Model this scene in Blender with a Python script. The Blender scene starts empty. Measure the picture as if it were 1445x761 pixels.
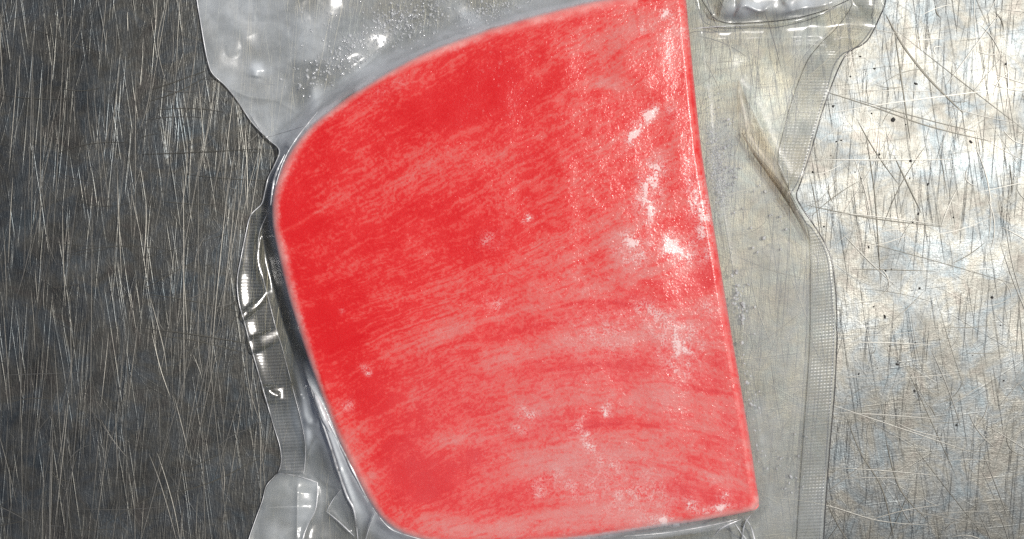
import bpy, math
import numpy as np

# ---------------------------------------------------------------- camera, sky, sun, exposure
H = 0.42                         # camera height above the steel (m)
W_PX, H_PX = 1445.0, 761.0
S = 0.405 / W_PX                 # metres per photo pixel on the steel
CX, CY = W_PX / 2, H_PX / 2
sc = bpy.context.scene
sc.render.engine = 'CYCLES'
cam_d = bpy.data.cameras.new('camera')
cam_d.sensor_width = 36.0
cam_d.lens = 36.0 * H / 0.405
cam_d.clip_start = 0.01
cam_d.clip_end = 50.0
cam = bpy.data.objects.new('camera', cam_d)
cam.location = (0, 0, H)
sc.collection.objects.link(cam)
sc.camera = cam

SUN = np.array([0.43, 0.165, 1.0]); SUN /= np.linalg.norm(SUN)      # towards the sun
elev = math.asin(SUN[2]); azim = math.atan2(SUN[0], SUN[1])
world = bpy.data.worlds.new('World'); sc.world = world
world.use_nodes = True
wn = world.node_tree; wn.nodes.clear()
sky = wn.nodes.new('ShaderNodeTexSky'); sky.sky_type = 'NISHITA'; sky.sun_disc = False
sky.sun_elevation = elev; sky.sun_rotation = azim
sky.air_density = 0.7; sky.dust_density = 3.0; sky.ozone_density = 0.4
bgn = wn.nodes.new('ShaderNodeBackground'); bgn.inputs['Strength'].default_value = 0.06
won = wn.nodes.new('ShaderNodeOutputWorld')
wn.links.new(sky.outputs[0], bgn.inputs[0]); wn.links.new(bgn.outputs[0], won.inputs[0])
sun_d = bpy.data.lights.new('sun', 'SUN'); sun_d.energy = 3.8
sun_d.angle = math.radians(1.0); sun_d.color = (1.0, 0.97, 0.93)
sun = bpy.data.objects.new('sun', sun_d)
sun.rotation_euler = (math.acos(SUN[2]), 0, math.atan2(SUN[0], -SUN[1]))
sun.location = tuple(SUN * 2)
sc.collection.objects.link(sun)
vs = sc.view_settings
vs.view_transform = 'Standard'; vs.look = 'None'; vs.gamma = 1.0; vs.exposure = 0.0
vs.use_curve_mapping = False
sc.cycles.transparent_max_bounces = 32
sc.cycles.max_bounces = 10
sc.cycles.use_denoising = False
sc.cycles.sample_clamp_indirect = 4.0
sc.cycles.caustics_reflective = False
sc.cycles.caustics_refractive = False

# ---------------------------------------------------------------- helpers
RNG = np.random.default_rng(7)
col = sc.collection.objects

def at(px, py, z):
    """photo pixel at height z -> metres"""
    k = S * (H - z) / H
    return np.stack([(px - CX) * k, (CY - py) * k, z + 0 * px], -1)

def mesh_obj(name, verts, faces, mat, parent=None, smooth=True, attrs=None):
    verts = np.ascontiguousarray(verts, np.float32).reshape(-1, 3)
    faces = np.ascontiguousarray(faces, np.int32)
    n, k = faces.shape
    me = bpy.data.meshes.new(name)
    me.vertices.add(len(verts)); me.vertices.foreach_set('co', verts.ravel())
    me.loops.add(n * k); me.loops.foreach_set('vertex_index', faces.ravel())
    me.polygons.add(n)
    me.polygons.foreach_set('loop_start', np.arange(0, n * k, k, dtype=np.int32))
    me.polygons.foreach_set('use_smooth', np.full(n, smooth, dtype=bool))
    me.update(calc_edges=True)
    if attrs and 'haze' in attrs and 'tint_strength' not in attrs: attrs['tint_strength'] = np.ones_like(attrs['haze'])
    for an, av in (attrs or {}).items():
        a = me.attributes.new(an, 'FLOAT', 'POINT')
        a.data.foreach_set('value', np.ascontiguousarray(av, np.float32).ravel())
    me.materials.append(mat)
    o = bpy.data.objects.new(name, me); col.link(o)
    if parent is not None: o.parent = parent
    return o

def grid_faces(r, c, wrap=False, flip=False):
    i, j = np.meshgrid(np.arange(r - 1), np.arange(c if wrap else c - 1), indexing='ij')
    j2 = (j + 1) % c
    f = np.stack([i * c + j, i * c + j2, (i + 1) * c + j2, (i + 1) * c + j], -1).reshape(-1, 4)
    return f[:, ::-1] if flip else f

def hash2(ix, iy, seed):
    h = (ix.astype(np.int64) * 374761393 + iy.astype(np.int64) * 668265263 + seed * 1442695041) & 0xffffffff
    h = ((h ^ (h >> 13)) * 1274126177) & 0xffffffff
    return ((h ^ (h >> 16)) & 0xffffff) / float(0xffffff)

def vnoise(x, y, seed=0):
    ix = np.floor(x); iy = np.floor(y); fx = x - ix; fy = y - iy
    fx = fx * fx * fx * (fx * (fx * 6 - 15) + 10); fy = fy * fy * fy * (fy * (fy * 6 - 15) + 10)
    a = hash2(ix, iy, seed); b = hash2(ix + 1, iy, seed)
    c = hash2(ix, iy + 1, seed); d = hash2(ix + 1, iy + 1, seed)
    return (a + (b - a) * fx) * (1 - fy) + (c + (d - c) * fx) * fy

def fbm(x, y, seed=0, oct=4, gain=0.5):
    v = 0; amp = 1; tot = 0
    for k in range(oct):
        v = v + amp * vnoise(x * 2 ** k + 17.3 * k, y * 2 ** k - 9.1 * k, seed + k * 101); tot += amp; amp *= gain
    return v / tot

def sstep(a, b, x):
    t = np.clip((x - a) / (b - a), 0, 1); return t * t * (3 - 2 * t)

def resample(pts, step=None, n=None, closed=False, smooth=True):
    p = np.array(pts, float)
    if closed: p = np.vstack([p, p[:1]])
    if smooth:                                     # Catmull-Rom
        q = []
        m = len(p)
        for i in range(m - 1):
            p0 = p[i - 1] if i > 0 else (p[-2] if closed else p[0])
            p3 = p[i + 2] if i + 2 < m else (p[1] if closed else p[-1])
            p1, p2 = p[i], p[i + 1]
            for t in np.linspace(0, 1, 12, endpoint=False):
                q.append(0.5 * (2 * p1 + (p2 - p0) * t + (2 * p0 - 5 * p1 + 4 * p2 - p3) * t * t + (3 * p1 - p0 - 3 * p2 + p3) * t ** 3))
        q.append(p[-1]); p = np.array(q)
    s = np.r_[0, np.cumsum(np.hypot(*np.diff(p, axis=0).T))]
    if n is None: n = max(2, int(s[-1] / step) + 1)
    t = np.linspace(0, s[-1], n, endpoint=not closed)
    return np.stack([np.interp(t, s, p[:, 0]), np.interp(t, s, p[:, 1])], -1)

def poly_dist(x, y, pts, limit=None):
    """distance to polyline, and side (sign of cross product at the closest segment), and parameter"""
    best = np.full(x.shape, 1e9); side = np.zeros(x.shape); par = np.zeros(x.shape)
    n = len(pts) - 1
    for i in range(n):
        ax, ay = pts[i]; bx, by = pts[i + 1]
        dx, dy = bx - ax, by - ay; L = dx * dx + dy * dy + 1e-9
        t = np.clip(((x - ax) * dx + (y - ay) * dy) / L, 0, 1)
        ex = x - ax - t * dx; ey = y - ay - t * dy
        d = np.hypot(ex, ey); m = d < best
        best = np.where(m, d, best); side = np.where(m, np.sign(dx * ey - dy * ex), side)
        par = np.where(m, (i + t) / n, par)
    return best, side, par

def tube(pts3, rad, k=6):
    """tube along a 3-D polyline -> verts, faces"""
    p = np.asarray(pts3); n = len(p)
    t = np.gradient(p, axis=0); t /= np.linalg.norm(t, axis=1)[:, None] + 1e-12
    up = np.array([0, 0, 1.0]); b = np.cross(t, up); b /= np.linalg.norm(b, axis=1)[:, None] + 1e-12
    nn = np.cross(b, t)
    a = np.linspace(0, 2 * np.pi, k, endpoint=False)
    r = np.broadcast_to(np.asarray(rad, float), (n,))[:, None, None]
    v = p[:, None] + r * (np.cos(a)[None, :, None] * b[:, None] + np.sin(a)[None, :, None] * nn[:, None])
    return v.reshape(-1, 3), grid_faces(n, k, wrap=True, flip=True)

# ---------------------------------------------------------------- node helpers
class NT:
    def __init__(s, name):
        s.mat = bpy.data.materials.new(name); s.mat.use_nodes = True
        s.t = s.mat.node_tree; s.t.nodes.clear(); s.out = s.n('OutputMaterial')
    def n(s, kind, **kw):
        nd = s.t.nodes.new('ShaderNode' + kind)
        for k, v in kw.items(): setattr(nd, k, v)
        return nd
    def l(s, a, b): s.t.links.new(a, b)
    def put(s, sock, v):
        if isinstance(v, bpy.types.NodeSocket): s.l(v, sock)
        else: sock.default_value = v
    def math(s, op, a, b=0.0, c=0.0, clamp=False):
        nd = s.n('Math', operation=op, use_clamp=clamp)
        for i, v in enumerate((a, b, c)): s.put(nd.inputs[i], v)
        return nd.outputs[0]
    def mapping(s, vec, scale=(1, 1, 1), rot=(0, 0, 0), loc=(0, 0, 0)):
        nd = s.n('Mapping'); s.l(vec, nd.inputs[0])
        nd.inputs['Scale'].default_value = scale; nd.inputs['Rotation'].default_value = rot; nd.inputs['Location'].default_value = loc
        return nd.outputs[0]
    def noise(s, vec, scale, detail=3.0, rough=0.5, dist=0.0, col=False):
        nd = s.n('TexNoise'); s.l(vec, nd.inputs['Vector'])
        nd.inputs['Scale'].default_value = scale; nd.inputs['Detail'].default_value = detail
        nd.inputs['Roughness'].default_value = rough; nd.inputs['Distortion'].default_value = dist
        return nd.outputs['Color' if col else 'Fac']
    def ramp(s, fac, stops, interp='LINEAR'):
        nd = s.n('ValToRGB'); nd.color_ramp.interpolation = interp
        e = nd.color_ramp.elements
        while len(e) < len(stops): e.new(0.5)
        for el, (p, c) in zip(e, stops):
            el.position = p; el.color = (*c, 1) if len(c) == 3 else c
        s.put(nd.inputs[0], fac); return nd.outputs[0]
    def mixc(s, fac, a, b, mode='MIX'):
        nd = s.n('Mix', data_type='RGBA', blend_type=mode)
        s.put(nd.inputs[0], fac)
        for i, v in ((6, a), (7, b)):
            s.put(nd.inputs[i], (*v, 1) if isinstance(v, tuple) and len(v) == 3 else v)
        return nd.outputs[2]
    def mixs(s, fac, a, b):
        nd = s.n('MixShader'); s.put(nd.inputs[0], fac); s.l(a, nd.inputs[1]); s.l(b, nd.inputs[2]); return nd.outputs[0]
    def bump(s, height, strength, dist, normal=None):
        nd = s.n('Bump'); s.put(nd.inputs['Height'], height)
        nd.inputs['Strength'].default_value = strength; nd.inputs['Distance'].default_value = dist
        if normal is not None: s.l(normal, nd.inputs['Normal'])
        return nd.outputs[0]
    def attr(s, name):
        nd = s.n('Attribute', attribute_name=name); return nd.outputs['Fac']
    def geo(s): return s.n('NewGeometry')

def steel_material():
    m = NT('worn_steel'); P = m.geo().outputs['Position']
    def grain(angle, across, along, detail=3, rough=0.6, off=0.0):
        return m.noise(m.mapping(m.mapping(P, (1, 1, 1), (0, 0, angle), (off, off * 0.7, 0)), (across, along, 1)), 1.0, detail, rough)
    def lines(angle, across, along, lo, off):                  # sparse hairline scratches
        nd = m.n('MapRange', interpolation_type='SMOOTHSTEP'); m.l(grain(angle, across, along, 2, 0.5, off), nd.inputs[0])
        nd.inputs[1].default_value = lo; nd.inputs[2].default_value = lo + 0.10
        return nd.outputs[0]
    blot = m.noise(P, 55, 5, 0.6, 0.6)
    blot2 = m.noise(P, 210, 5, 0.7, 0.5)
    h = None
    for g, k in ((grain(0.05, 2300, 60), 0.70), (grain(-0.16, 1700, 50), 0.65), (grain(0.30, 1500, 90, off=3), 0.4), (grain(1.50, 2000, 90), 0.30), (grain(1.15, 1500, 100), 0.22), (grain(2.2, 1500, 100), 0.22),
                 (m.noise(P, 1300, 3, 0.7), 0.45), (m.noise(P, 420, 3, 0.6), 0.5), (lines(0.08, 900, 18, 0.60, 1.0), 0.75), (lines(-0.15, 1000, 16, 0.61, 2.0), 0.75), (lines(0.28, 1100, 22, 0.63, 4.0), 0.35),
                 (lines(1.45, 1000, 16, 0.62, 5.0), 0.22), (lines(1.0, 1100, 22, 0.65, 6.0), 0.2), (lines(2.1, 1100, 22, 0.65, 7.0), 0.2), (lines(-0.6, 1200, 24, 0.65, 8.0), 0.2)):
        t = m.math('MULTIPLY', g, k); h = t if h is None else m.math('ADD', h, t)
    tint = m.ramp(m.noise(P, 60, 5, 0.7, 0.9), [(0.34, (0.118, 0.136, 0.143)), (0.46, (0.134, 0.141, 0.139)), (0.56, (0.146, 0.145, 0.130)), (0.67, (0.142, 0.134, 0.120))])
    dark = m.math('MULTIPLY', m.math('MULTIPLY_ADD', blot2, 0.9, 0.40), m.math('MULTIPLY_ADD', m.noise(P, 22, 4, 0.6), 1.3, 0.34))
    base = m.mixc(1.0, tint, m.mixc(1.0, (1, 1, 1), dark, 'MULTIPLY'), 'MULTIPLY')
    rough = m.math('MULTIPLY_ADD', blot, 0.30, 0.27)
    b = m.n('BsdfPrincipled'); m.l(base, b.inputs['Base Color'])
    b.inputs['Metallic'].default_value = 1.0; m.l(rough, b.inputs['Roughness'])
    m.l(m.bump(h, 0.48, 0.00020), b.inputs['Normal'])
    m.l(b.outputs[0], m.out.inputs[0]); return m.mat

def scratch_material(name, colr, rough):
    m = NT(name); P = m.geo().outputs['Position']
    b = m.n('BsdfPrincipled'); n = m.noise(P, 900, 2, 0.6)
    m.l(m.mixc(n, tuple(c * 0.6 for c in colr), colr), b.inputs['Base Color'])
    b.inputs['Metallic'].default_value = 1.0; b.inputs['Roughness'].default_value = rough
    m.l(m.bump(n, 0.3, 0.0001), b.inputs['Normal'])
    m.l(b.outputs[0], m.out.inputs[0]); return m.mat

def plain_material(name, colr, rough, noise_scale=800):
    m = NT(name); P = m.geo().outputs['Position']
    b = m.n('BsdfPrincipled'); n = m.noise(P, noise_scale, 3, 0.6)
    m.l(m.mixc(n, tuple(c * 0.5 for c in colr), colr), b.inputs['Base Color'])
    b.inputs['Roughness'].default_value = rough
    m.l(b.outputs[0], m.out.inputs[0]); return m.mat

def film_material(name, tint, rough, bump_scale, bump_dist, haze_gain=1.0, refl=0.09, droplets=False):
    """thin clear plastic: lets light through, a share of milky haze, a skin reflection"""
    m = NT(name); P = m.geo().outputs['Position']
    tr = m.n('BsdfTransparent'); m.l(m.mixc(m.attr('tint_strength'), (1.0, 1.0, 1.0), tint), tr.inputs[0])
    di = m.n('BsdfDiffuse'); di.inputs[0].default_value = (0.78, 0.83, 0.855, 1)
    tl = m.n('BsdfTranslucent'); tl.inputs[0].default_value = (0.80, 0.82, 0.84, 1)
    gl = m.n('BsdfGlossy'); gl.inputs[1].default_value = rough
    n1 = m.noise(P, bump_scale, 3, 0.55); n2 = m.noise(P, bump_scale * 0.13, 2, 0.5)
    bn = m.bump(m.math('ADD', n1, m.math('MULTIPLY', n2, 3.0)), 1.0, bump_dist)
    m.l(bn, gl.inputs['Normal'])
    lw = m.n('LayerWeight'); lw.inputs[0].default_value = 0.5
    fr = m.math('MULTIPLY_ADD', m.math('POWER', lw.outputs['Facing'], 4.0), 0.30, refl, clamp=True)
    fr = m.math('MULTIPLY', fr, m.attr('gloss'))
    hz = m.math('MULTIPLY', m.attr('haze'), haze_gain)
    hz = m.math('MULTIPLY', hz, m.math('MULTIPLY_ADD', m.noise(P, 240, 4, 0.6), 0.8, 0.6), clamp=True)
    milk = m.mixs(0.35, di.outputs[0], tl.outputs[0])
    body = m.mixs(hz, tr.outputs[0], milk)
    m.l(m.mixs(fr, body, gl.outputs[0]), m.out.inputs[0]); return m.mat

def edge_material():
    m = NT('film_edge_plastic')
    tr = m.n('BsdfTransparent'); tr.inputs[0].default_value = (0.30, 0.29, 0.28, 1)
    gl = m.n('BsdfGlossy'); gl.inputs[1].default_value = 0.22
    di = m.n('BsdfDiffuse'); di.inputs[0].default_value = (0.6, 0.61, 0.62, 1)
    P = m.geo().outputs['Position']
    f = m.math('MULTIPLY_ADD', m.noise(P, 120, 2), 0.10, 0.02)
    m.l(m.mixs(f, m.mixs(0.08, tr.outputs[0], di.outputs[0]), gl.outputs[0]), m.out.inputs[0]); return m.mat

def glint_crease_material():  # white mixed in to paint the highlights along creases and edges
    m = NT('glint_white_plastic'); P = m.geo().outputs['Position']
    tr = m.n('BsdfTransparent'); tr.inputs[0].default_value = (0.8, 0.8, 0.8, 1)
    di = m.n('BsdfDiffuse'); di.inputs[0].default_value = (0.85, 0.86, 0.87, 1)
    gl = m.n('BsdfGlossy'); gl.inputs[1].default_value = 0.3
    f = m.math('MULTIPLY_ADD', m.math('SUBTRACT', m.noise(P, 130, 3, 0.6), 0.38), 3.0, 0.25, clamp=True)
    m.l(m.mixs(f, tr.outputs[0], m.mixs(0.25, di.outputs[0], gl.outputs[0])), m.out.inputs[0]); return m.mat

def drop_material():
    m = NT('condensation_water'); P = m.geo().outputs['Position']
    tr = m.n('BsdfTransparent'); tr.inputs[0].default_value = (0.86, 0.87, 0.88, 1)
    gl = m.n('BsdfGlossy'); gl.inputs[1].default_value = 0.12
    di = m.n('BsdfDiffuse'); di.inputs[0].default_value = (0.8, 0.82, 0.83, 1)
    lw = m.n('LayerWeight'); lw.inputs[0].default_value = 0.5
    f = m.math('MULTIPLY_ADD', m.math('POWER', lw.outputs['Facing'], 2.0), 0.7, 0.10, clamp=True)
    m.l(m.mixs(f, m.mixs(m.math('MULTIPLY', m.noise(P, 500, 2), 0.75), tr.outputs[0], di.outputs[0]), gl.outputs[0]), m.out.inputs[0]); return m.mat

def flesh_material():
    m = NT('frozen_red_flesh'); P = m.geo().outputs['Position']
    pink = m.attr('pink'); frost_glint = m.attr('frost_glint'); rim = m.attr('rim')
    fine = m.noise(P, 1500, 3, 0.65)
    p = m.math('ADD', pink, m.math('MULTIPLY', m.math('SUBTRACT', fine, 0.5), 0.40), clamp=True)
    c = m.ramp(p, [(0.0, (0.575, 0.006, 0.010)), (0.28, (0.63, 0.027, 0.027)), (0.52, (0.645, 0.072, 0.065)), (0.75, (0.615, 0.128, 0.116)), (1.0, (0.595, 0.20, 0.187))])
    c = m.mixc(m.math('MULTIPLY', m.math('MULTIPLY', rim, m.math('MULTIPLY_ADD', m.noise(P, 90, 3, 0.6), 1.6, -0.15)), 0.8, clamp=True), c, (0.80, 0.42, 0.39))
    sp = m.noise(P, 1500, 2, 0.6, 0.8)
    f = m.math('MULTIPLY', frost_glint, m.math('MULTIPLY_ADD', m.math('SUBTRACT', sp, 0.42), 8.0, 0.0, clamp=True), clamp=True)
    f = m.math('ADD', f, m.math('MULTIPLY', m.math('SUBTRACT', frost_glint, 0.85), 2.5, clamp=True), clamp=True)
    c = m.mixc(m.math('MULTIPLY', f, 0.74), c, (0.80, 0.66, 0.65))
    b = m.n('BsdfPrincipled'); m.l(c, b.inputs['Base Color'])
    b.inputs['Roughness'].default_value = 0.55
    b.inputs['Specular IOR Level'].default_value = 0.05
    b.inputs['Subsurface Weight'].default_value = 0.12
    b.inputs['Subsurface Radius'].default_value = (0.004, 0.001, 0.001)
    b.inputs['Subsurface Scale'].default_value = 0.4
    m.l(m.bump(m.math('ADD', fine, f), 0.5, 0.00025), b.inputs['Normal'])
    ice = m.math('ADD', m.noise(P, 1100, 2, 0.6), m.math('MULTIPLY', m.noise(P, 330, 2, 0.5), 1.6))
    b.inputs['Coat Weight'].default_value = 0.27; b.inputs['Coat Roughness'].default_value = 0.17
    m.l(m.bump(ice, 1.0, 0.00013), b.inputs['Coat Normal'])
    m.l(b.outputs[0], m.out.inputs[0]); return m.mat

# ---------------------------------------------------------------- the steel surface
STEEL = steel_material()
TW, TH_ = 0.9, 0.6
gx = np.linspace(-TW / 2, TW / 2, 61); gy = np.linspace(-TH_ / 2, TH_ / 2, 41)
X, Y = np.meshgrid(gx, gy)
Z = (fbm(X * 6 + 5, Y * 6 + 5, 3, 2) - 0.5) * 0.0004 - 0.0003
top = np.stack([X, Y, Z], -1)
table = mesh_obj('steel_counter', top, grid_faces(41, 61), STEEL)
table['kind'] = 'structure'

def ribbons(name, segs, mat, z0=0.00002, parent=None):
    """each scratch: a narrow raised burr with two sloping faces. segs: (pts px, width px)"""
    V = []; F = []; off = 0
    for pts, w in segs:
        p = np.asarray(pts, float); n = len(p); slope = (RNG.uniform(0.03, 0.20) if p[:, 0].mean() < 600 else RNG.uniform(0.02, 0.10)) if w < 1.9 else (RNG.uniform(0.12, 0.24) if p[:, 0].mean() < 600 else RNG.uniform(0.04, 0.11))
        w = w * (0.62 if w > 1.9 else 1.0)
        t = np.gradient(p, axis=0); t /= np.hypot(t[:, 0], t[:, 1])[:, None] + 1e-9
        nr = np.stack([-t[:, 1], t[:, 0]], -1)
        tp = np.sin(np.linspace(0.08, np.pi - 0.08, n)) ** 0.6 * w / 2
        a = p + nr * tp[:, None]; b = p - nr * tp[:, None]
        ww = tp * S
        za = np.full(n, z0)
        V.append(np.stack([at(a[:, 0], a[:, 1], za), at(p[:, 0], p[:, 1], z0 + ww * slope), at(b[:, 0], b[:, 1], za)], 1).reshape(-1, 3))
        F.append(grid_faces(n, 3) + off); off += n * 3
    return mesh_obj(name, np.vstack(V), np.vstack(F), mat, parent, smooth=False)

def scratch_line(x, y, ang, L, bend, n=9):
    t = np.linspace(-0.5, 0.5, n) * L
    c, s = math.cos(ang), math.sin(ang)
    o = bend * ((2 * t / L) ** 2 - 0.33)
    return np.stack([x + t * c - o * s, y + t * s + o * c], -1)

light_s, dark_s = [], []
for k in range(400):                       # mostly along Y on the left half
    x = RNG.uniform(-60, 480); y = RNG.uniform(-60, 820)
    ang = math.pi / 2 + RNG.normal(0.05, 0.11)
    light_s.append((scratch_line(x, y, ang, RNG.gamma(2.0, 60) + 20, RNG.normal(0, 1.2)), RNG.gamma(2.0, 0.34) + 0.3))
for k in range(240):                       # crossing scratches on the right half
    x = RNG.uniform(940, 1520); y = RNG.uniform(-60, 820)
    ang = RNG.choice([RNG.normal(0.05, 0.15), RNG.uniform(0, math.pi), RNG.normal(-0.65, 0.25), RNG.normal(1.25, 0.2)])
    (light_s if RNG.random() < 0.6 else dark_s).append((scratch_line(x, y, ang, RNG.gamma(2.0, 34) + 10, RNG.normal(0, 4)), RNG.uniform(0.4, 1.2)))
for k in range(50):
    x = RNG.uniform(-60, 480); y = RNG.uniform(-60, 820)
    dark_s.append((scratch_line(x, y, RNG.normal(-0.05, 0.35), RNG.gamma(2.0, 40) + 20, RNG.normal(0, 4)), RNG.uniform(0.5, 1.3)))
for k in range(160):
    x = RNG.uniform(-60, 1500); y = RNG.uniform(-60, 820)
    light_s.append((scratch_line(x, y, RNG.uniform(0, math.pi), RNG.gamma(2.0, 30) + 10, RNG.normal(0, 6)), RNG.uniform(0.6, 1.4)))
# the scratches that stand out one by one
for pts, w in [([(323, 250), (314, 330), (306, 410), (301, 470), (297, 540)], 3.0), ([(335, 250), (326, 330), (318, 400), (313, 470)], 2.2),
               ([(258, 240), (259, 330), (259, 450), (260, 560)], 2.4), ([(279, 398), (282, 415), (280, 440), (279, 470), (281, 500), (286, 530)], 2.4),
               ([(275, 390), (275, 370), (280, 350), (292, 330)], 1.6), ([(210, 640), (225, 680), (240, 730), (252, 775)], 3.4),
               ([(222, 640), (235, 680), (247, 725), (256, 775)], 2.4), ([(272, 500), (281, 522), (285, 535)], 2.6), ([(235, 120), (222, 60), (238, -10)], 2.6),
               ([(214, 470), (226, 520), (240, 560)], 2.4), ([(246, 560), (256, 600), (266, 640)], 2.4), ([(212, 420), (230, 490), (236, 530)], 1.8),
               ([(470, 0), (462, 40), (452, 90), (444, 130)], 2.4), ([(330, 130), (322, 190), (316, 260)], 2.2),
               ([(1170, 160), (1240, 148), (1330, 136), (1460, 120)], 2.6), ([(1150, 225), (1230, 226), (1350, 225)], 2.6), ([(1178, 483), (1250, 484), (1320, 487)], 2.2),
               ([(1180, 582), (1250, 586), (1330, 592)], 2.8), ([(1172, 660), (1240, 664), (1330, 672)], 2.2), ([(1262, 595), (1290, 608), (1330, 618)], 2.4),
               ([(1075, 700), (1160, 712), (1240, 735), (1320, 742)], 2.2), ([(1210, 740), (1270, 722), (1330, 712)], 2.4), ([(1160, 300), (1230, 305), (1330, 318)], 2.2)]:
    light_s.append((resample(pts, 8), w))
for pts, w in [([(1250, 20), (1275, 65), (1312, 112), (1360, 160)], 4.2), ([(1262, 40), (1272, 110), (1285, 200)], 2.6), ([(1150, 125), (1230, 150), (1310, 178), (1400, 200)], 2.4),
               ([(1222, 190), (1230, 240), (1236, 290), (1243, 400)], 2.2), ([(1262, 220), (1280, 258), (1300, 300)], 2.8), ([(1040, 362), (1090, 382), (1130, 392)], 2.0),
               ([(1140, 290), (1230, 308), (1330, 320)], 2.6), ([(1205, 380), (1260, 381), (1320, 383)], 2.2), ([(1195, 590), (1215, 640), (1245, 690), (1262, 761)], 2.6),
               ([(1250, 620), (1270, 690), (1310, 735)], 2.4), ([(200, 463), (270, 472), (350, 485)], 3.2), ([(200, 470), (280, 482), (350, 500)], 2.4), ([(310, 440), (330, 428), (350, 415)], 2.0),
               ([(205, 145), (250, 130), (292, 108)], 2.2), ([(200, 218), (280, 215), (370, 210)], 2.4), ([(208, 128), (240, 118), (290, 100)], 2.0), ([(230, 700), (300, 680), (380, 640)], 2.4)]:
    dark_s.append((resample(pts, 8), w))
SCR_L = scratch_material('bright_scratch', (0.32, 0.31, 0.275), 0.42)
SCR_R = scratch_material('faint_scratch', (0.165, 0.163, 0.150), 0.42)
SCR_D = scratch_material('dull_scratch', (0.15, 0.145, 0.125), 0.55)
for nm, sg, mt in (('bright_scratches', [q for q in light_s if np.mean(np.asarray(q[0])[:, 0]) < 700], SCR_L), ('bright_scratches', [q for q in light_s if np.mean(np.asarray(q[0])[:, 0]) >= 700], SCR_R), ('dull_scratches', dark_s, SCR_D)):
    o = ribbons(nm, sg, mt, parent=table); o['kind'] = 'stuff'

def domes(centres, radii, heights, zs, rings=3, k=8, jitter=0.25, stretch=None):
    """many little rounded blobs; centres in photo pixels"""
    V = []; F = []; off = 0
    ang = np.linspace(0, 2 * np.pi, k, endpoint=False)
    for (x, y), r, h, z in zip(centres, radii, heights, zs):
        wob = 1 + jitter * RNG.uniform(-1, 1, k)
        st = RNG.uniform(0.75, 1.3); th = RNG.uniform(0, np.pi)
        rows = []
        for q in range(rings):
            f = math.cos(q / rings * math.pi / 2); zz = math.sin(q / rings * math.pi / 2)
            ex = np.cos(ang) * r * f * wob * st; ey = np.sin(ang) * r * f * wob / st
            rows.append(at(x + ex * math.cos(th) - ey * math.sin(th), y + ex * math.sin(th) + ey * math.cos(th), np.full(k, z + zz * h)))
        rows.append(at(np.full(k, x), np.full(k, y), np.full(k, z + h)))
        V.append(np.concatenate(rows)); F.append(grid_faces(rings + 1, k, wrap=True, flip=True) + off); off += (rings + 1) * k
    return np.vstack(V), np.vstack(F)

pits = [(1260, 169, 4.5), (1292, 118, 3), (1214, 80, 2), (1176, 150, 2.4), (1234, 97, 2), (1241, 218, 2.4), (1285, 227, 3), (1207, 243, 1.5), (1187, 198, 1.6),
        (1226, 349, 2), (1249, 447, 3), (1298, 407, 2.4), (1233, 433, 1.6), (1250, 382, 1.8), (1288, 314, 1.8), (1292, 484, 1.6), (1266, 514, 3), (1212, 528, 2), (1291, 552, 2.2),
        (1163, 320, 2), (1200, 108, 1.6), (1147, 243, 2), (1296, 302, 2), (1258, 380, 1.4), (1230, 160, 1.6), (1310, 260, 2), (1370, 200, 3), (1400, 420, 2.5), (1350, 600, 2), (1420, 90, 2.4)]
for k in range(30): pits.append((RNG.uniform(1130, 1480), RNG.uniform(-20, 600), RNG.uniform(0.6, 1.5)))
for k in range(25): pits.append((RNG.uniform(-20, 330), RNG.uniform(-20, 780), RNG.uniform(0.6, 1.2)))
V, F = domes([(p[0], p[1]) for p in pits], [p[2] * 0.75 for p in pits], [0.00012] * len(pits), [0.0] * len(pits), rings=2, k=7, jitter=0.4)
o = mesh_obj('specks', V, F, plain_material('dark_grit', (0.03, 0.028, 0.025), 0.8), table); o['kind'] = 'stuff'

# ---------------------------------------------------------------- slab outline (photo pixels, clockwise)
OUT = [(966, -6), (971, 30), (976, 80), (983, 150), (991, 220), (1004, 300), (1017, 380), (1032, 470), (1046, 550), (1058, 620), (1067, 680), (1071, 708),
       (1066, 719), (1040, 726), (990, 735), (930, 744), (860, 755), (790, 764), (700, 769), (625, 768), (575, 757), (548, 742), (528, 720), (500, 672),
       (478, 624), (458, 572), (438, 518), (420, 464), (405, 414), (392, 360), (384, 318), (384, 280), (393, 244), (412, 208), (440, 175), (482, 143), (535, 108),
       (592, 77), (655, 52), (720, 31), (785, 13), (845, -1), (905, -8), (950, -11)]
OUTR = resample(OUT, n=1300, closed=True)
OUTC = np.vstack([OUTR[::8], OUTR[:1]])
HS = 0.022                 # slab thickness
BV = 12.0                  # rounded rim, px

def slab_sd(x, y):
    d, s, _ = poly_dist(x, y, OUTC)
    return d * np.where(s > 0, 1, -1)          # + inside

def slab_top(x, y, d):
    und = (fbm(x / 90, y / 90, 11, 3) - 0.5) * 0.0010 * sstep(0, 40, d)
    bv = BV * S
    q = np.clip(1 - d / BV, 0, 1)
    return HS + und - 0.004 * (1 - np.sqrt(np.maximum(1 - q * q, 0)))

# colour layout of the slab in photo pixels -----------------------------------
def blobs(x, y, lst):
    v = np.zeros_like(x)
    for bx, by, rx, ry, rot, a in lst:
        c, s = math.cos(math.radians(rot)), math.sin(math.radians(rot))
        u = ((x - bx) * c + (y - by) * s) / rx; w = (-(x - bx) * s + (y - by) * c) / ry
        v = v + a * np.exp(-(u * u + w * w))
    return v

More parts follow.
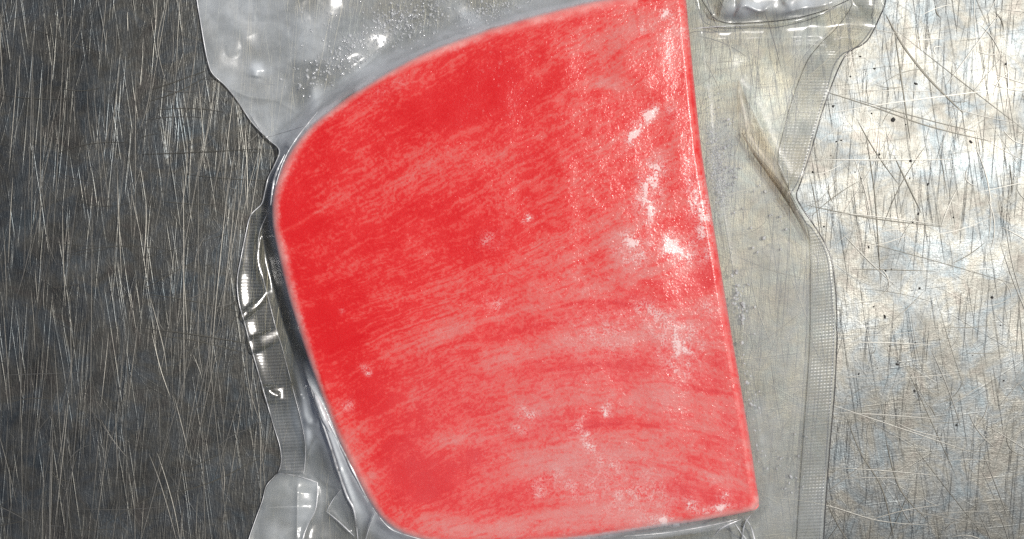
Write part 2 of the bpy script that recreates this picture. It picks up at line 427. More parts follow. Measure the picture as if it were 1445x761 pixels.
def slab_colour(x, y, d):
    # fibre direction: rising to the right above, arching over below
    low = sstep(280, 560, y)
    def psi(xx, yy):
        up = yy + 0.58 * (xx - 870)
        ax = np.clip(xx - 870, -420, 300)
        dn = yy - np.where(ax < 0, 0.00088 * ax * ax, 0.0011 * ax * ax) * 1.0
        return up * (1 - low) + dn * low
    wx = (fbm(x / 40, y / 40, 21, 3) - 0.5); wy = (fbm(x / 40, y / 40, 22, 3) - 0.5)
    p = psi(x + 14 * wx, y + 14 * wy)
    along = x * 0.9 - y * 0.45 * (1 - low) + 60 * wx
    st1 = fbm(along / 130, p / 16, 31, 4, 0.55)
    st2 = fbm(along / 60, p / 5.0, 32, 3, 0.6)
    mid = fbm((x + 20 * wx) / 42, (y + 20 * wy) / 32, 33, 4, 0.55)
    fine = fbm(along / 5.5, p / 3.6, 34, 3, 0.7)
    gran = fbm(x / 3.4, y / 3.4, 35, 2, 0.6)
    lay = blobs(x, y, [
        (420, 290, 45, 55, 0, -.22), (470, 480, 50, 50, 20, -.26), (520, 555, 28, 28, 0, -.30), (640, 150, 90, 35, -25, -.22), (700, 115, 60, 25, -25, -.18),
        (600, 330, 80, 35, -25, -.12), (745, 165, 60, 30, 0, -.16), (560, 640, 40, 40, 30, -.26), (640, 665, 70, 30, -20, -.24), (590, 700, 40, 22, 0, -.2),
        (640, 590, 60, 18, -15, -.18), (720, 690, 45, 28, 0, -.16), (690, 330, 50, 24, -20, -.16), (440, 410, 60, 45, 0, -.14), (800, 220, 70, 22, -20, -.14),
        (560, 520, 60, 12, -18, -.16), (740, 470, 60, 10, -8, -.14), (860, 518, 110, 8, 2, -.24), (980, 548, 50, 8, 12, -.24), (870, 600, 70, 8, 0, -.24), (800, 615, 60, 9, -14, -.16),
        (840, 428, 110, 7, 2, -.20), (970, 445, 60, 10, 10, -.14), (975, 690, 60, 10, 18, -.22), (900, 655, 60, 6, 8, -.10), (1000, 380, 16, 120, -10, -.16), (975, 130, 14, 160, -3, -.14),
        (990, 410, 30, 26, 0, -.14), (1030, 590, 20, 50, 0, -.10), (930, 125, 40, 40, 0, -.06), (700, 150, 120, 20, -25, -.08),
        (600, 240, 80, 26, -28, .20), (480, 260, 40, 14, -30, .08), (570, 210, 60, 12, -28, .12), (620, 480, 110, 26, -20, .20), (680, 410, 90, 24, -22, .14), (500, 370, 60, 18, -25, .12),
        (850, 118, 34, 9, 0, .34), (855, 205, 40, 12, -32, .30), (870, 60, 60, 34, 0, .14), (870, 480, 120, 22, -4, .16), (860, 560, 130, 24, 0, .14), (850, 690, 150, 40, 0, .20), (640, 625, 40, 14, -10, .26),
        (610, 735, 70, 22, 10, .28), (500, 620, 26, 60, -25, .26), (535, 690, 20, 40, -35, .24), (470, 600, 16, 50, -20, .2), (930, 640, 60, 40, 0, .16), (560, 100, 60, 14, -28, .16), (690, 745, 80, 14, 0, .26),
        (960, 60, 30, 60, 0, .14), (880, 370, 60, 40, 0, .10), (780, 520, 80, 18, -10, .14), (460, 220, 30, 60, 30, .04)])
    mean = 0.30 + 0.16 * sstep(430, 900, x + 0.35 * (y - 380)) + 0.10 * sstep(450, 720, y) * sstep(600, 850, x)
    mean = mean + 0.75 * lay * (1 - 0.45 * sstep(380, 450, y) * sstep(650, 760, x)) - 0.06 * sstep(560, 700, y) * sstep(760, 860, x)
    bandmask = sstep(360, 440, y) * sstep(560, 760, x) * sstep(1040, 960, x)
    mean = mean + 0.075 * bandmask * np.sin(2 * np.pi * (p - 447) / 87)
    mean = mean + 0.20 * (st1 - .5) + 0.30 * (mid - .5) + 0.14 * (fbm(x / 110, y / 110, 36, 2) - .5)
    fib = fbm(along / 90, p / 3.4, 37, 3, 0.6) - .5
    # patchy contact between film and flesh: fine ragged two-tone mottling on top of the soft variation
    k = mean + 0.26 * fib + 0.62 * (fine - .5) + 0.26 * (gran - .5)
    pink = mean - 0.12 + 0.24 * sstep(-0.07, 0.07, k - (0.235 + 0.36 * np.clip(mean, 0, .6))) + 0.10 * sstep(0.50, 0.70, k) + 0.18 * fib + 0.16 * (gran - .5)
    pink = np.where(pink < 0.08, 0.08 * np.exp((pink - 0.08) / 0.3), pink)
    pink = pink - 0.10 * sstep(940, 990, x) * sstep(430, 300, y)
    # one scratch line in the frost at left
    dl, _, _ = poly_dist(x, y, [(392, 330), (420, 317), (462, 290)])
    pink = pink + 0.30 * np.exp(-(dl / 2.2) ** 2)
    dl, _, _ = poly_dist(x, y, [(893, -5), (897, 20), (903, 50)])
    pink = pink - 0.25 * np.exp(-(dl / 2.0) ** 2)
    for arc, aw, aa in (([(760, 440), (800, 430), (840, 425), (880, 430), (910, 437)], 2.2, .26), ([(690, 540), (740, 527), (790, 518), (850, 514), (890, 518)], 4, .22), ([(780, 628), (820, 606), (860, 599), (910, 600), (940, 606)], 3, .28),
                        ([(955, 540), (990, 550), (1020, 556)], 4, .22), ([(880, 655), (940, 660), (985, 680), (1020, 700)], 3, .2), ([(600, 500), (660, 476), (720, 462)], 5, .14), ([(460, 500), (520, 470), (580, 445)], 5, .12), ([(880, 390), (920, 400), (950, 396)], 3, .2)):
        dl, _, pr = poly_dist(x, y + 5 * wy, resample(arc, 8))
        pink = pink - 1.15 * aa * np.exp(-(dl / aw) ** 2) * np.sin(np.pi * np.clip(pr, .02, .98)) ** .5
    rim_w = 3 + 10 * fbm(x / 60, y / 60, 41, 3) + 8 * sstep(160, 40, y) * (x < 900) + 7 * sstep(560, 680, y) * sstep(640, 500, x) + 4 * sstep(480, 420, x)  # pale pink rim; also paints the left rim highlight into the flesh colour
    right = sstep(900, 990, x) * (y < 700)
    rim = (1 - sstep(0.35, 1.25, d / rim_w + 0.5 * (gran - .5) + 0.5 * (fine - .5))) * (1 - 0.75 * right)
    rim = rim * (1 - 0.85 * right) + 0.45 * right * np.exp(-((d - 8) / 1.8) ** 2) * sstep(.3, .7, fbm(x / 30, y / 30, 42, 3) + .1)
    fr = blobs(x, y, [  # frost patches, plus a few bright glints painted white
        (918, 262, 16, 34, 10, .9), (897, 292, 8, 12, 0, .9), (918, 300, 7, 14, 0, .9), (985, 280, 16, 30, -15, .7), (993, 320, 14, 20, 0, .8), (893, 350, 22, 20, 0, 1.), (945, 346, 11, 15, 0, 1.),
        (974, 356, 26, 14, 10, .95), (896, 186, 7, 20, 25, 1.3), (912, 166, 5, 10, 20, 1.1), (922, 158, 7, 10, 30, 1.0), (935, 240, 14, 10, 0, .5), (960, 478, 34, 22, 20, .5), (1000, 436, 14, 12, 0, .5),
        (960, 510, 20, 30, 0, .5), (920, 440, 30, 12, 20, .45), (745, 585, 14, 10, 40, .5), (733, 605, 10, 6, 20, .5), (855, 578, 7, 14, 10, .8), (830, 622, 8, 15, -30, .8), (855, 652, 22, 14, 40, .35),
        (758, 690, 8, 10, -20, .8), (930, 736, 18, 7, 8, 1.6), (1010, 718, 24, 5, -8, 1.2), (975, 710, 8, 8, 0, .8), (1022, 700, 8, 6, 0, .8), (520, 527, 4, 3, 0, 1.0), (514, 520, 7, 5, 0, .35), (483, 439, 3.5, 3.5, 0, .8),
        (745, 308, 5, 5, 0, 1.), (740, 312, 3, 3, 0, 1.), (690, 340, 18, 12, -20, .3), (700, 430, 16, 12, 0, .3), (490, 572, 10, 8, 0, .3), (890, 700, 60, 30, 0, .35), (860, 470, 60, 30, 0, .28), (540, 130, 40, 8, -28, .2),
        (815, 600, 6, 20, 35, .4), (960, 40, 22, 30, 0, .35), (904, 40, 6, 6, 0, .8), (938, 20, 8, 5, -30, .8), (945, 160, 10, 16, 0, .35), (800, 680, 40, 20, 0, .3)])
    fr = fr * (0.35 + 1.3 * sstep(.35, .7, fbm(x / 9, y / 9, 51, 3, .6)))
    spk = sstep(0.80, 0.88, vnoise(x / 3.2, y / 3.2, 61)) * sstep(.45, .7, fbm(x / 70, y / 70, 62, 3) + 0.10 * sstep(600, 900, x) + 0.08 * sstep(450, 650, y))
    fr = fr + 0.16 * spk * sstep(560, 700, x) * sstep(.4, .6, vnoise(x / 14, y / 14, 63))
    return np.clip(pink, 0, 1.1), np.clip(fr, 0, 1.3), np.clip(rim, 0, 1)

# build the slab body: concentric rows out from the middle, then over the rim and down the side
FLESH = flesh_material()
cen = np.array([715.0, 385.0])
n_ring = 260
fr_ = np.linspace(0.012, 1, n_ring) ** 0.82
edge_fr = np.concatenate([fr_[fr_ < 0.955], np.linspace(0.955, 1.0, 22)])
PX = cen[0] + (OUTR[None, :, 0] - cen[0]) * edge_fr[:, None]
PY = cen[1] + (OUTR[None, :, 1] - cen[1]) * edge_fr[:, None]
SD = np.maximum(slab_sd(PX, PY), 0)
ZT = slab_top(PX, PY, SD)
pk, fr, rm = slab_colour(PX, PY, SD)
rows = at(PX, PY, ZT)
side = []
zr = ZT[-1]
for z in (HS - 0.008, 0.016, 0.008, 0.003):
    base_v = rows[-1].copy(); sh = 1.0 + (-0.010 if z < 0.004 else 0.006 * math.sin(z / HS * math.pi))
    side.append(np.stack([base_v[:, 0] * sh, base_v[:, 1] * sh, np.full(len(base_v), z)], -1))
side.append(np.stack([rows[-1][:, 0] * 0.975, rows[-1][:, 1] * 0.975, np.full(len(OUTR), 0.0012)], -1))
side.append(np.stack([rows[0][:, 0], rows[0][:, 1], np.full(len(OUTR), 0.0012)], -1))
allrows = np.concatenate([rows, np.array(side)], 0)
ext = lambda a, v: np.concatenate([a, np.broadcast_to(v, (len(side), a.shape[1]))], 0)
R_, C_ = allrows.shape[:2]
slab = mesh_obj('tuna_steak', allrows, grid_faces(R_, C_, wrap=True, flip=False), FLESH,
                attrs={'pink': ext(pk, 0.35), 'frost_glint': ext(fr, 0.05), 'rim': ext(rm, 0.2)})
# close the pinhole in the middle of the top by pulling the first row together
me = slab.data
co = np.empty(len(me.vertices) * 3, np.float32); me.vertices.foreach_get('co', co); co = co.reshape(-1, 3)
co[:C_] = rows[0].mean(0); co[-C_:] = (*rows[0].mean(0)[:2], 0.0012)
me.vertices.foreach_set('co', co.ravel()); me.update()
slab['label'] = 'thick D-shaped slab of frosty red frozen fish sealed inside the clear bag'
slab['category'] = 'fish'
slab['kind'] = 'thing'

# ---------------------------------------------------------------- the bag
LEFT = [(262, -150), (268, -80), (278, 0), (283, 30), (288, 60), (293, 85), (300, 104), (318, 121), (335, 142), (355, 172), (378, 196), (394, 212), (388, 232), (379, 250), (374, 270), (369, 288), (354, 304),
        (347, 330), (340, 365), (335, 395), (337, 425), (345, 455), (353, 485), (363, 520), (373, 555), (386, 600), (395, 630), (397, 650), (394, 664), (387, 673), (376, 686), (370, 708), (359, 738), (349, 770), (338, 830), (334, 900)]
RIGHT = [(1262, -150), (1258, -60), (1250, 0), (1241, 25), (1227, 53), (1214, 65), (1200, 71), (1188, 87), (1175, 117), (1160, 160), (1144, 215), (1130, 257), (1124, 276), (1131, 292), (1150, 320), (1165, 345), (1174, 370),
         (1180, 420), (1181, 480), (1178, 550), (1172, 620), (1166, 700), (1162, 770), (1158, 900)]
RIN = [(1215, -150), (1213, -60), (1204, 0), (1195, 20), (1180, 40), (1160, 60), (1142, 82), (1129, 110), (1118, 142), (1106, 185), (1099, 215), (1099, 235), (1107, 255), (1122, 285), (1138, 318), (1143, 345), (1144, 400), (1143, 480), (1138, 560), (1132, 640), (1128, 700), (1124, 770), (1120, 900)]
LIN = [(378, 300), (366, 330), (366, 365), (373, 400), (381, 430), (388, 458), (398, 490), (406, 520), (415, 555), (424, 590), (430, 620), (431, 645), (428, 672)]
LINR = resample(LIN, 2.0); LINR = LINR[np.argsort(LINR[:, 1])]
LR = resample(LEFT, 2.0); RR = resample(RIGHT, 2.0)

RIDGES = [  # points, width px, height mm, sharpness (1 crease, 2 round), taper at the ends
    # left seal strip: lifted edge and cross folds
    ([(372, 318), (366, 340), (364, 368), (370, 392), (376, 412)], 7, 3.0, 2), ([(376, 412), (362, 432), (342, 448)], 8, 0.8, 2), ([(410, 462), (385, 474), (352, 489)], 12, 0.8, 2), ([(405, 452), (410, 468)], 4, 1.8, 2),
    ([(352, 306), (366, 300), (376, 296)], 5, 1.6, 1), ([(345, 360), (338, 395), (340, 430), (352, 480), (368, 535)], 10, 1.2, 2), ([(412, 520), (424, 560), (432, 600), (432, 640)], 5, 1.4, 2), ([(376, 548), (384, 556), (396, 560)], 6, 1.0, 2),
    ([(396, 632), (430, 624)], 6, 0.6, 2), ([(392, 667), (420, 672), (448, 681)], 4, 1.6, 1), ([(420, 684), (420, 720), (419, 770)], 4, 1.4, 1), ([(448, 681), (446, 716), (432, 745), (424, 780)], 5, 2.2, 1), ([(378, 715), (420, 715), (446, 715)], 8, 1.0, 2),
    # tented film along the lower left of the slab
    ([(436, 540), (447, 570), (457, 596), (468, 625), (478, 655), (490, 690), (500, 720), (508, 770)], 7, 5.0, 1), ([(424, 500), (436, 540), (452, 572), (470, 606), (486, 640), (506, 680), (528, 722)], 5, 4.2, 1), ([(528, 722), (520, 745), (512, 775)], 4, 3.0, 1),
    ([(528, 722), (550, 745), (566, 752), (600, 762)], 4, 3.0, 1), ([(460, 722), (478, 736), (500, 757)], 4, 3.0, 1), ([(460, 722), (470, 705), (482, 690)], 4, 2.0, 1), ([(446, 672), (466, 684), (480, 686)], 3, 1.4, 1), ([(430, 590), (444, 600), (452, 580)], 6, 2.2, 2), ([(446, 618), (432, 646)], 5, 1.2, 1), ([(478, 660), (480, 690)], 4, 1.6, 1),
    # upper left pocket
    ([(362, 96), (420, 84), (470, 86), (520, 70)], 12, 1.6, 2), ([(362, 96), (360, 110)], 8, 1.4, 2), ([(438, 120), (446, 142), (452, 150)], 9, 1.4, 2), ([(372, 195), (400, 185), (432, 176), (448, 160)], 3, 1.0, 1), ([(352, 160), (372, 192), (380, 200)], 3, 0.8, 1), ([(318, 121), (350, 136), (390, 142), (420, 160)], 5, 1.2, 1),
    ([(436, 160), (434, 130), (412, 112)], 12, 0.9, 2), ([(300, 0), (330, 30), (350, 70)], 18, 1.2, 2), ([(470, -10), (430, 30), (400, 90)], 20, 1.4, 2), ([(400, 206), (440, 168), (480, 135), (530, 104)], 5, 1.2, 2), ([(640, 5), (660, 30), (690, 44)], 9, 1.2, 1), ([(560, 60), (590, 40), (640, 20)], 10, 1.0, 2), ([(380, 20), (420, 6), (470, -30)], 10, 1.2, 1), ([(405, 210), (412, 200), (420, 204)], 4, 2.0, 2),
    # upper right folds and puffed pocket
    ([(974, 41), (1010, 38), (1060, 36), (1110, 32), (1160, 20), (1196, 4)], 4, 2.2, 1), ([(976, 56), (1060, 54), (1130, 52), (1172, 50)], 6, 1.0, 1), ([(984, -20), (998, 10), (1012, 30)], 4, 1.8, 1), ([(1014, 26), (1020, 6), (1030, -14)], 4, 2.0, 1), ([(1036, 24), (1050, 8), (1074, 16), (1090, 4)], 4, 2.0, 1), ([(1100, 20), (1130, 12), (1160, 8), (1190, -4)], 5, 2.2, 1),
    ([(1104, 6), (1124, -10)], 6, 1.6, 1), ([(1060, -6), (1080, -20)], 6, 1.6, 1), ([(1110, 66), (1140, 62), (1165, 66)], 4, 0.7, 2), ([(1165, 58), (1195, 52), (1222, 58)], 10, 3.0, 2),
    # right: the pinched fold that runs into the seal
    ([(1042, 118), (1040, 150), (1046, 190), (1064, 218), (1086, 246), (1108, 275), (1132, 318)], 6, 1.0, 1), ([(1042, 118), (1060, 150), (1078, 190), (1096, 226), (1112, 258), (1126, 280)], 6, 0.7, 1), ([(1126, 276), (1108, 268)], 16, 2.0, 2), ([(1150, 320), (1120, 290)], 18, 1.2, 2),
    # below the slab, lower right
    ([(1062, 724), (1052, 740), (1046, 775)], 4, 2.4, 1), ([(1050, 730), (1066, 775)], 3, 2.0, 1), ([(1030, 738), (1036, 775)], 4, 1.8, 1), ([(1040, 736), (1010, 752), (996, 780)], 5, 2.0, 1), ([(870, 764), (940, 756), (1000, 745), (1040, 732)], 4, 2.2, 1)]
RIDGES = [(resample(p, 6.0, smooth=len(p) > 2), w, h, s) for p, w, h, s in RIDGES]

def film_z(x, y):
    d = slab_sd(x, y)
    ins = slab_top(x, y, np.maximum(d, 0)) + 0.0004
    w = 6.0 + 9 * sstep(500, 640, y) * sstep(620, 480, x) + 9 * sstep(230, 180, y) * sstep(960, 900, x)
    o = np.maximum(-d, 0)
    ze = HS - 0.004 + 0.0004
    out = ze * np.minimum(np.exp(-(o / w) ** 1.1) * 1.0, 1.0)
    wl = 17 + 17 * sstep(250, 190, y) * sstep(960, 900, x) + 44 * sstep(470, 600, y) * sstep(660, 500, x) + 26 * sstep(700, 730, y) * sstep(560, 640, x) * sstep(1075, 1050, x)
    lin = np.clip(1 - o / wl, 0, 1)
    out = np.where(wl > 13, ze * (0.75 * lin ** 1.25 + 0.25 * np.exp(-o / w)), out)
    wr = (fbm(x / 95, y / 80, 71, 3, .32) - .30) * 0.0085
    wr2 = np.abs(fbm(x / 48, y / 60, 72, 2) - .5) * 0.0046
    flat = sstep(960, 1010, x) * sstep(60, 130, y)               # the calm sheet on the right
    leftlow = sstep(560, 420, x) * sstep(200, 330, y)
    strip_l = sstep(470, 440, x) * sstep(280, 310, y) * sstep(690, 670, y)
    floor = 0.0012 + np.maximum(wr * (1 - 0.85 * flat) + wr2 * (1 - 0.9 * flat) * (0.4 + 0.5 * leftlow), 0) * (1 - 0.9 * strip_l)
    xin = np.interp(y, LINR[:, 1], LINR[:, 0]); tt = np.clip((xin - x) / 40, 0, 1.2)
    q1 = y + 0.42 * (x - 378) - 478; q2 = y + 0.85 * (x - 360) - 432
    curl = sstep(14, 8, np.abs(q1)) + 0.9 * sstep(10, 4, np.abs(q2)) + 0.45 * sstep(16, 8, np.abs(y - 556)) + 0.35 * sstep(40, 10, np.abs(y - 350))
    floor = floor + strip_l * 0.0045 * tt * np.minimum(curl, 1.1)
    ridge = np.zeros_like(x)
    for p, rw, rh, sh in RIDGES:
        m = (x > p[:, 0].min() - 5 * rw) & (x < p[:, 0].max() + 5 * rw) & (y > p[:, 1].min() - 5 * rw) & (y < p[:, 1].max() + 5 * rw)
        if not m.any(): continue
        dd, _, pr = poly_dist(x[m], y[m], p)
        prof = np.exp(-(dd / rw) ** 2) if sh == 2 else np.exp(-np.sqrt((dd / rw) ** 2 + 0.04) + 0.2)
        ridge[m] += rh * 0.001 * prof * np.minimum(1, 4 * np.minimum(pr + 0.06, 1.06 - pr))
    pocket = sstep(40, 5, y) * sstep(985, 1030, x)
    floor = floor + pocket * (0.004 + 0.007 * np.abs(fbm(x / 44, y / 30, 73, 2) - .5))
    zo = np.where(d < 0, np.maximum(out, floor) + 0.35 * np.minimum(out, floor) + ridge * (1 - np.exp(-o / 5)), 0)
    z = np.where(d >= 0, ins, np.minimum(zo, ze + 0.002))
    return z, d

def film_attrs(x, y, d):
    inside = sstep(-4, 6, d)
    hz = 0.20 + 0.22 * (fbm(x / 60, y / 60, 81, 4) - .4)
    hz = hz + (0.20 + 0.5 * (fbm(x / 75 + 3, y / 60, 83, 3, .4) - .5)) * sstep(260, 220, y) * sstep(860, 700, x) * (d < 0)
    hz = hz - 0.22 * sstep(560, 430, x) * sstep(240, 330, y) * sstep(600, 540, y)       # clear, dark left strip
    right = sstep(960, 1000, x)
    hz = hz + right * (0.05 + 0.16 * blobs(x, y, [(1020, 250, 26, 70, -8, 1.)]))
    hz = hz + blobs(x, y, [(372, 98, 26, 12, -8, .30), (362, 98, 8, 10, 0, .4), (444, 138, 9, 18, 10, .4), (340, 40, 60, 40, 0, .10), (660, 24, 30, 12, 35, .40), (450, 20, 60, 16, -25, .15), (330, 20, 24, 30, 20, .15), (520, 100, 20, 14, 0, .25),  # haze patches, several of them painted highlights on bulges and folds
                           (400, 190, 40, 8, -15, .2), (480, 120, 60, 8, -30, .15), (425, 700, 26, 40, 0, .15), (428, 596, 13, 34, -15, .75), (450, 590, 10, 60, -22, .6), (440, 690, 30, 30, 0, .2), (484, 710, 14, 36, -20, .25), (560, 752, 20, 8, 20, .3), (1060, 8, 34, 12, -10, .7), (1140, 4, 40, 12, -8, .7), (1070, 55, 90, 20, 0, .12)]) * (1 - inside)
    tent = np.exp(-((d + 12) / 12.0) ** 2) * (d < 0)
    hz = hz + tent * (0.40 * sstep(300, 230, y) * (x < 960) + 0.60 * sstep(480, 560, y) * sstep(640, 560, x))  # extra haze painted in to brighten the shaded film beside the slab
    hz = np.clip(hz, 0.015, 1) * (1 - inside) + inside * (0.004 + 0.06 * sstep(330, 640, y + 0.35 * (x - 700)) * sstep(430, 640, x) * (0.5 + fbm(x / 45, y / 35, 84, 4)))
    # rim highlight painted as milky haze where the film bends over
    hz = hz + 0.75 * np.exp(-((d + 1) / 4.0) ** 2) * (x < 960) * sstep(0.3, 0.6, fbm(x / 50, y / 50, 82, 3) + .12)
    bottom = sstep(720, 745, y) * (d < 4) * (d > -16) * (x > 760) * (x < 1050)
    hz = np.maximum(hz, 0.55 * bottom)
    calm = sstep(960, 985, x) * sstep(34, 60, y)
    gl = 1.0 - 0.82 * inside - 0.12 * sstep(16, 10, d) * inside * (x > 930) - 0.94 * calm * (1 - inside)
    gl = gl + 0.3 * sstep(1000, 1020, x) * sstep(36, 26, y) * (1 - inside)
    gl = gl + 1.2 * (1 - inside) * sstep(470, 440, x) * sstep(280, 310, y) * sstep(690, 670, y)
    return np.clip(hz, 0, 1), np.clip(gl, 0, 1.5)

FILM = film_material('clear_film', (0.985, 0.973, 0.915), 0.25, 420, 0.00006)
SEAL = film_material('seal_film', (0.87, 0.87, 0.86), 0.20, 500, 0.00002, refl=0.06)
EDGE = edge_material(); CREASE_GLINT = glint_crease_material(); WATER = drop_material()
bag = bpy.data.objects.new('vacuum_bag', None); col.link(bag); bag.location = (0, 0, 0)
bag['label'] = 'clear plastic vacuum bag with embossed seals, wrinkled around the red frozen slab'
bag['category'] = 'bag'

ys = np.arange(-150, 900, 1.6)
def edge_x(curve, yy):
    o = np.argsort(curve[:, 1], kind='stable'); return np.interp(yy, curve[o, 1], curve[o, 0])
xl = edge_x(LR, ys); xr = edge_x(RR, ys)
u = np.linspace(0, 1, 600)
FX = xl[:, None] + (xr - xl)[:, None] * u[None]; FY = np.repeat(ys[:, None], len(u), 1)
FZ, FD = film_z(FX, FY)
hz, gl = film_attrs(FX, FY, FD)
film = mesh_obj('upper_film', at(FX, FY, FZ), grid_faces(len(ys), len(u), flip=True), FILM, bag, attrs={'haze': hz, 'gloss': gl, 'tint_strength': 1 - 0.75 * sstep(-4, 6, FD)})

ys2 = np.arange(-150, 900, 12.0); u2 = np.linspace(0, 1, 80)
xl2 = edge_x(LR, ys2); xr2 = edge_x(RR, ys2)
GX = xl2[:, None] + 1.5 + (xr2 - xl2 - 3)[:, None] * u2[None]; GY = np.repeat(ys2[:, None], len(u2), 1)
GZ = 0.0003 + 0.0004 * fbm(GX / 60, GY / 60, 91, 2)
mesh_obj('lower_film', at(GX, GY, GZ), grid_faces(len(ys2), len(u2), flip=True), FILM, bag,
         attrs={'haze': np.full(GX.shape, 0.05), 'gloss': np.full(GX.shape, 0.08)})

def strip(outer, inner, y0, y1, name, label):
    a = resample(outer, 1.0); b = resample(inner, 1.0)
    a = a[(a[:, 1] >= y0) & (a[:, 1] <= y1)]; b = b[(b[:, 1] >= y0) & (b[:, 1] <= y1)]
    n = int(max(len(a), len(b)))
    A = resample(a, n=n, smooth=False); B = resample(b, n=n, smooth=False)
    m = 44; t = np.linspace(0, 1, m)
    X = A[:, None, 0] * (1 - t) + B[:, None, 0] * t; Y = A[:, None, 1] * (1 - t) + B[:, None, 1] * t
    z, d = film_z(X, Y)
    s = np.r_[0, np.cumsum(np.hypot(*np.diff((A + B) / 2, axis=0).T))]
    ss = np.repeat(s[:, None], m, 1); tt = np.repeat(t[None], n, 0)
    rung = 0.5 + 0.5 * np.sin(ss * 2 * np.pi / 4.6)
    rail = 0.5 + 0.5 * np.sin(tt * 2 * np.pi * 8)
    keep = sstep(.06, .14, tt) * sstep(.97, .9, tt) * (0.7 + 0.3 * sstep(.35, .6, fbm(X / 40, Y / 40, 95, 2)))
    emb = (rung * (0.65 + 0.35 * rail)) * (0.00006 if A[:, 0].mean() < B[:, 0].mean() else 0.00012) * keep
    v = at(X, Y, z + 0.00045 + emb)
    flip = A[:, 0].mean() < B[:, 0].mean()
    hzs = np.full(X.shape, 0.02 if flip else 0.08) + 0.10 * keep * (rung - .3)
    glo = np.full(X.shape, 2.2 if flip else 0.12)
    o = mesh_obj(name, v, grid_faces(n, m, flip=flip), SEAL, bag, attrs={'haze': hzs, 'gloss': glo, 'tint_strength': 0.75 + 0.9 * (0.5 - rung * (0.5 + 0.5 * rail)) * keep})  # light and dark of the embossed ribs painted in through the tint
    o['label'] = label
    # raised line where the seal meets the open film
    lz, _ = film_z(B[::2, 0], B[::2, 1])
    tv, tf = tube(at(B[::2, 0], B[::2, 1], lz + 0.0005), 0.00009)
    mesh_obj('seal_line', tv, tf, CREASE_GLINT if flip else EDGE, o)
    return o
strip(RIGHT, RIN, -150, 900, 'seal_strip', 'grey waffle-embossed seal strip lying on bright scratched steel')
strip(LEFT, LIN, 302, 671, 'seal_strip', 'shiny curled seal strip lying on dark steel')

def edge_tube(curve, name, r, parent=bag, lift=0.0003, mat=None):
    c = resample(curve, 2.5)
    z, _ = film_z(c[:, 0], c[:, 1])
    v, f = tube(at(c[:, 0], c[:, 1], z + lift), r)
    return mesh_obj(name, v, f, mat or EDGE, parent)
edge_tube(LEFT, 'film_edge', 0.00018, mat=CREASE_GLINT); edge_tube(RIGHT, 'film_edge', 0.00024)  # left edge painted bright as if catching light, right edge kept dark

# the folded-back corner of film at the lower left
fl = np.array([(393, 668), (388, 674), (377, 687), (371, 709), (360, 739), (350, 770), (336, 840)]); fr2 = np.array([(448, 681), (448, 690), (447, 700), (445, 718), (434, 742), (424, 770), (404, 840)])
A = resample(fl, n=120); B = resample(fr2, n=120); t = np.linspace(0, 1, 50)
X = A[:, None, 0] * (1 - t) + B[:, None, 0] * t; Y = A[:, None, 1] * (1 - t) + B[:, None, 1] * t
z, d = film_z(X, Y)
hzf = 0.32 + 0.3 * (fbm(X / 30, Y / 40, 97, 3) - .4) + 0.12 * (X > 420)
flap = mesh_obj('folded_flap', at(X, Y, z + 0.0014 + 0.002 * np.sin(t * np.pi)[None] * np.ones((120, 1))), grid_faces(120, 50, flip=True), FILM, bag, attrs={'haze': np.clip(hzf, .05, 1), 'gloss': np.ones(X.shape)})
for c in ([(393, 668), (420, 672), (448, 681)], [(448, 681), (446, 716), (434, 742), (424, 770), (404, 840)]):
    edge_tube(c, 'fold_edge', 0.00018, flap, 0.0016, CREASE_GLINT)

# sharp creases of folded film, their white highlights painted in, slab rim line too
for c, w in (([(434, 535), (441, 555), (449, 580), (460, 610), (470, 640), (480, 672), (490, 700), (500, 722), (506, 770)], .6), ([(440, 548), (452, 572), (464, 596), (480, 628), (498, 664), (515, 698), (529, 722)], .5),
             ([(444, 555), (456, 585), (466, 610)], 1.5), ([(529, 722), (521, 745), (512, 775)], .25), ([(529, 722), (548, 744), (566, 753), (600, 763)], .25), ([(461, 722), (478, 736), (500, 757)], .34), ([(461, 722), (470, 705), (482, 690)], .22),
             ([(420, 684), (420, 720), (419, 775)], .2), ([(378, 716), (420, 715), (446, 714)], .2), ([(448, 158), (424, 188), (408, 212), (397, 236), (389, 262)], .3), ([(402, 218), (392, 240), (386, 262), (382, 290)], .7),
             ([(372, 195), (400, 187), (432, 177)], .18), ([(352, 160), (372, 190), (380, 198)], .18), ([(974, 41), (1010, 38), (1060, 36)], .2), ([(1036, 738), (1062, 775)], .45), ([(1060, 726), (1050, 742), (1046, 775)], .35), ([(1046, 733), (1020, 744), (1008, 756)], .4), ([(1052, 732), (1060, 745), (1068, 775)], .4), ([(880, 757), (940, 752), (1000, 742), (1040, 733)], .3)):
    q = resample(c, 2.0); zz, _ = film_z(q[:, 0], q[:, 1]); n = len(q)
    v, f = tube(at(q[:, 0], q[:, 1], zz + 0.0002), 0.001 * w * np.sin(np.linspace(0.12, np.pi - 0.12, n)) ** 0.7 * (0.7 + 0.5 * vnoise(np.arange(n) / 9.0, np.zeros(n), 5)))
    mesh_obj('crease_glint', v, f, CREASE_GLINT, bag)

edge_tube([(982, -14), (998, 12), (1012, 28), (1040, 33), (1110, 28), (1160, 16), (1198, 0)], 'pocket_crease', 0.00016, lift=0.0006)

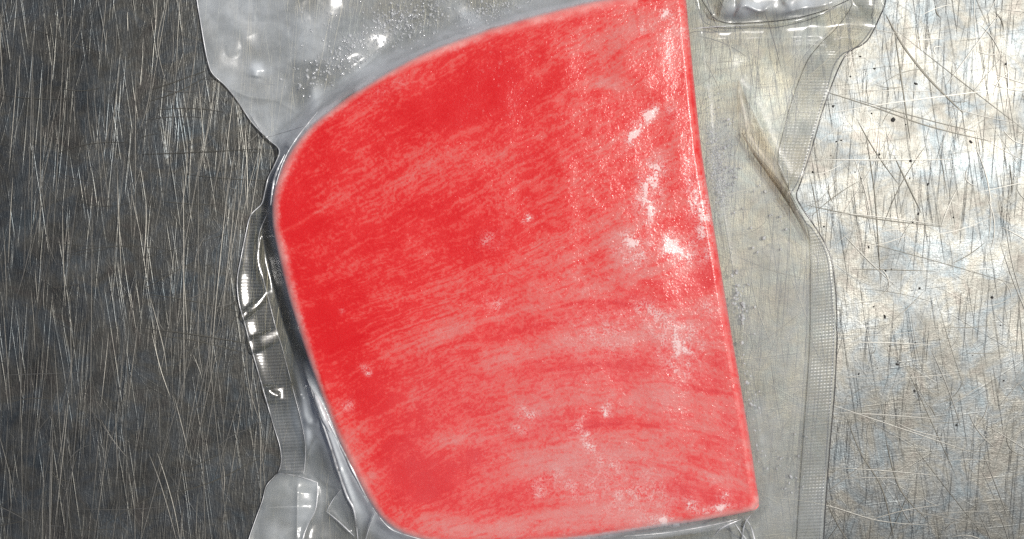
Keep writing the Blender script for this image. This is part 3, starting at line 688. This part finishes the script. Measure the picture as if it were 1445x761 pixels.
# the pinched fold that runs from the open film into the right seal: its dark shadow line tinted into doubled film
FOLD_SHADE = film_material('fold_shade_film', (0.66, 0.62, 0.585), 0.25, 420, 0.00004)
FOLD2 = film_material('creased_double_film', (0.88, 0.845, 0.81), 0.25, 700, 0.0001)
def sliver(a, b, name, mat, lift, hz):
    A = resample(a, n=70); B = resample(b, n=70); t = np.linspace(0, 1, 14)
    X = A[:, None, 0] * (1 - t) + B[:, None, 0] * t; Y = A[:, None, 1] * (1 - t) + B[:, None, 1] * t
    z, _ = film_z(X, Y)
    mesh_obj(name, at(X, Y, z + lift + 0.0006 * np.sin(np.pi * t)[None]), grid_faces(70, 14), mat, bag, attrs={'haze': np.full(X.shape, hz), 'gloss': np.full(X.shape, 0.03)})
sliver([(1042, 112), (1040, 135), (1041, 165), (1047, 190), (1064, 216), (1086, 245), (1108, 275), (1122, 298)], [(1042.5, 112), (1054, 140), (1066, 165), (1080, 190), (1094, 218), (1104, 244), (1116, 272), (1124, 296)], 'pinched_fold_shade', FOLD2, 0.0006, 0.0)
sliver([(1046, 188), (1062, 217), (1083, 247), (1104, 277), (1123, 306), (1140, 338)], [(1047, 187), (1065, 213), (1090, 243), (1114, 275), (1130, 304), (1141, 337)], 'pinched_fold_shade', FOLD_SHADE, 0.0012, 0.02)
sliver([(1062, 217), (1083, 247), (1104, 276), (1120, 302)], [(1064, 216), (1086.5, 246), (1108, 276), (1121, 301)], 'pinched_fold_shade', FOLD_SHADE, 0.0022, 0.0)

# condensation inside the bag
cs, rs = [], []
def scatter(n, cx, cy, rx, ry, rot, r0, r1):
    k = 0
    c, s = math.cos(math.radians(rot)), math.sin(math.radians(rot))
    while k < n:
        a, b = RNG.normal(0, .5, 2); x = cx + a * rx * c - b * ry * s; y = cy + a * rx * s + b * ry * c
        if slab_sd(np.array([x]), np.array([y]))[0] > -6: 
            if RNG.random() < .3: k += 1
            continue
        cs.append((x, y)); rs.append(1.2 * RNG.uniform(r0, r1) * (1.5 if RNG.random() < .08 else 1)); k += 1
scatter(170, 470, 90, 70, 26, -30, .7, 1.9); scatter(420, 570, 32, 75, 30, -20, .6, 1.5); scatter(200, 690, 16, 60, 18, -15, .6, 1.4); scatter(90, 520, 50, 50, 20, -40, .8, 1.9); scatter(30, 445, 20, 50, 40, 0, .7, 1.4)
scatter(900, 1013, 235, 16, 70, -8, .35, .9); scatter(60, 1028, 230, 22, 90, -10, .7, 1.9); scatter(34, 1044, 420, 12, 50, -5, 1.0, 2.6); scatter(30, 1052, 560, 24, 80, -5, .8, 2.0); scatter(26, 1090, 650, 60, 70, 0, .7, 1.8); scatter(10, 1100, 330, 40, 60, 0, .8, 2.0)
for x, y, r in [(1078, 336, 3.4), (1047, 484, 3.2), (1054, 541, 3.0), (1116, 673, 3.2), (1096, 662, 1.8), (1070, 652, 1.8), (1060, 322, 2), (1064, 270, 1.8), (1072, 262, 1.6), (479, 77, 3), (510, 88, 2.6), (425, 557, 1.8), (428, 562, 1.8), (432, 545, 1.5)]:
    cs.append((x, y)); rs.append(r)
ca = np.array(cs); cz, cd = film_z(ca[:, 0].copy(), ca[:, 1].copy())
V, F = domes(cs, rs, [r * S * 0.8 for r in rs], list(cz + 0.00005), rings=3, k=8, jitter=0.18)
o = mesh_obj('condensation_droplets', V, F, WATER, bag); o['kind'] = 'stuff'
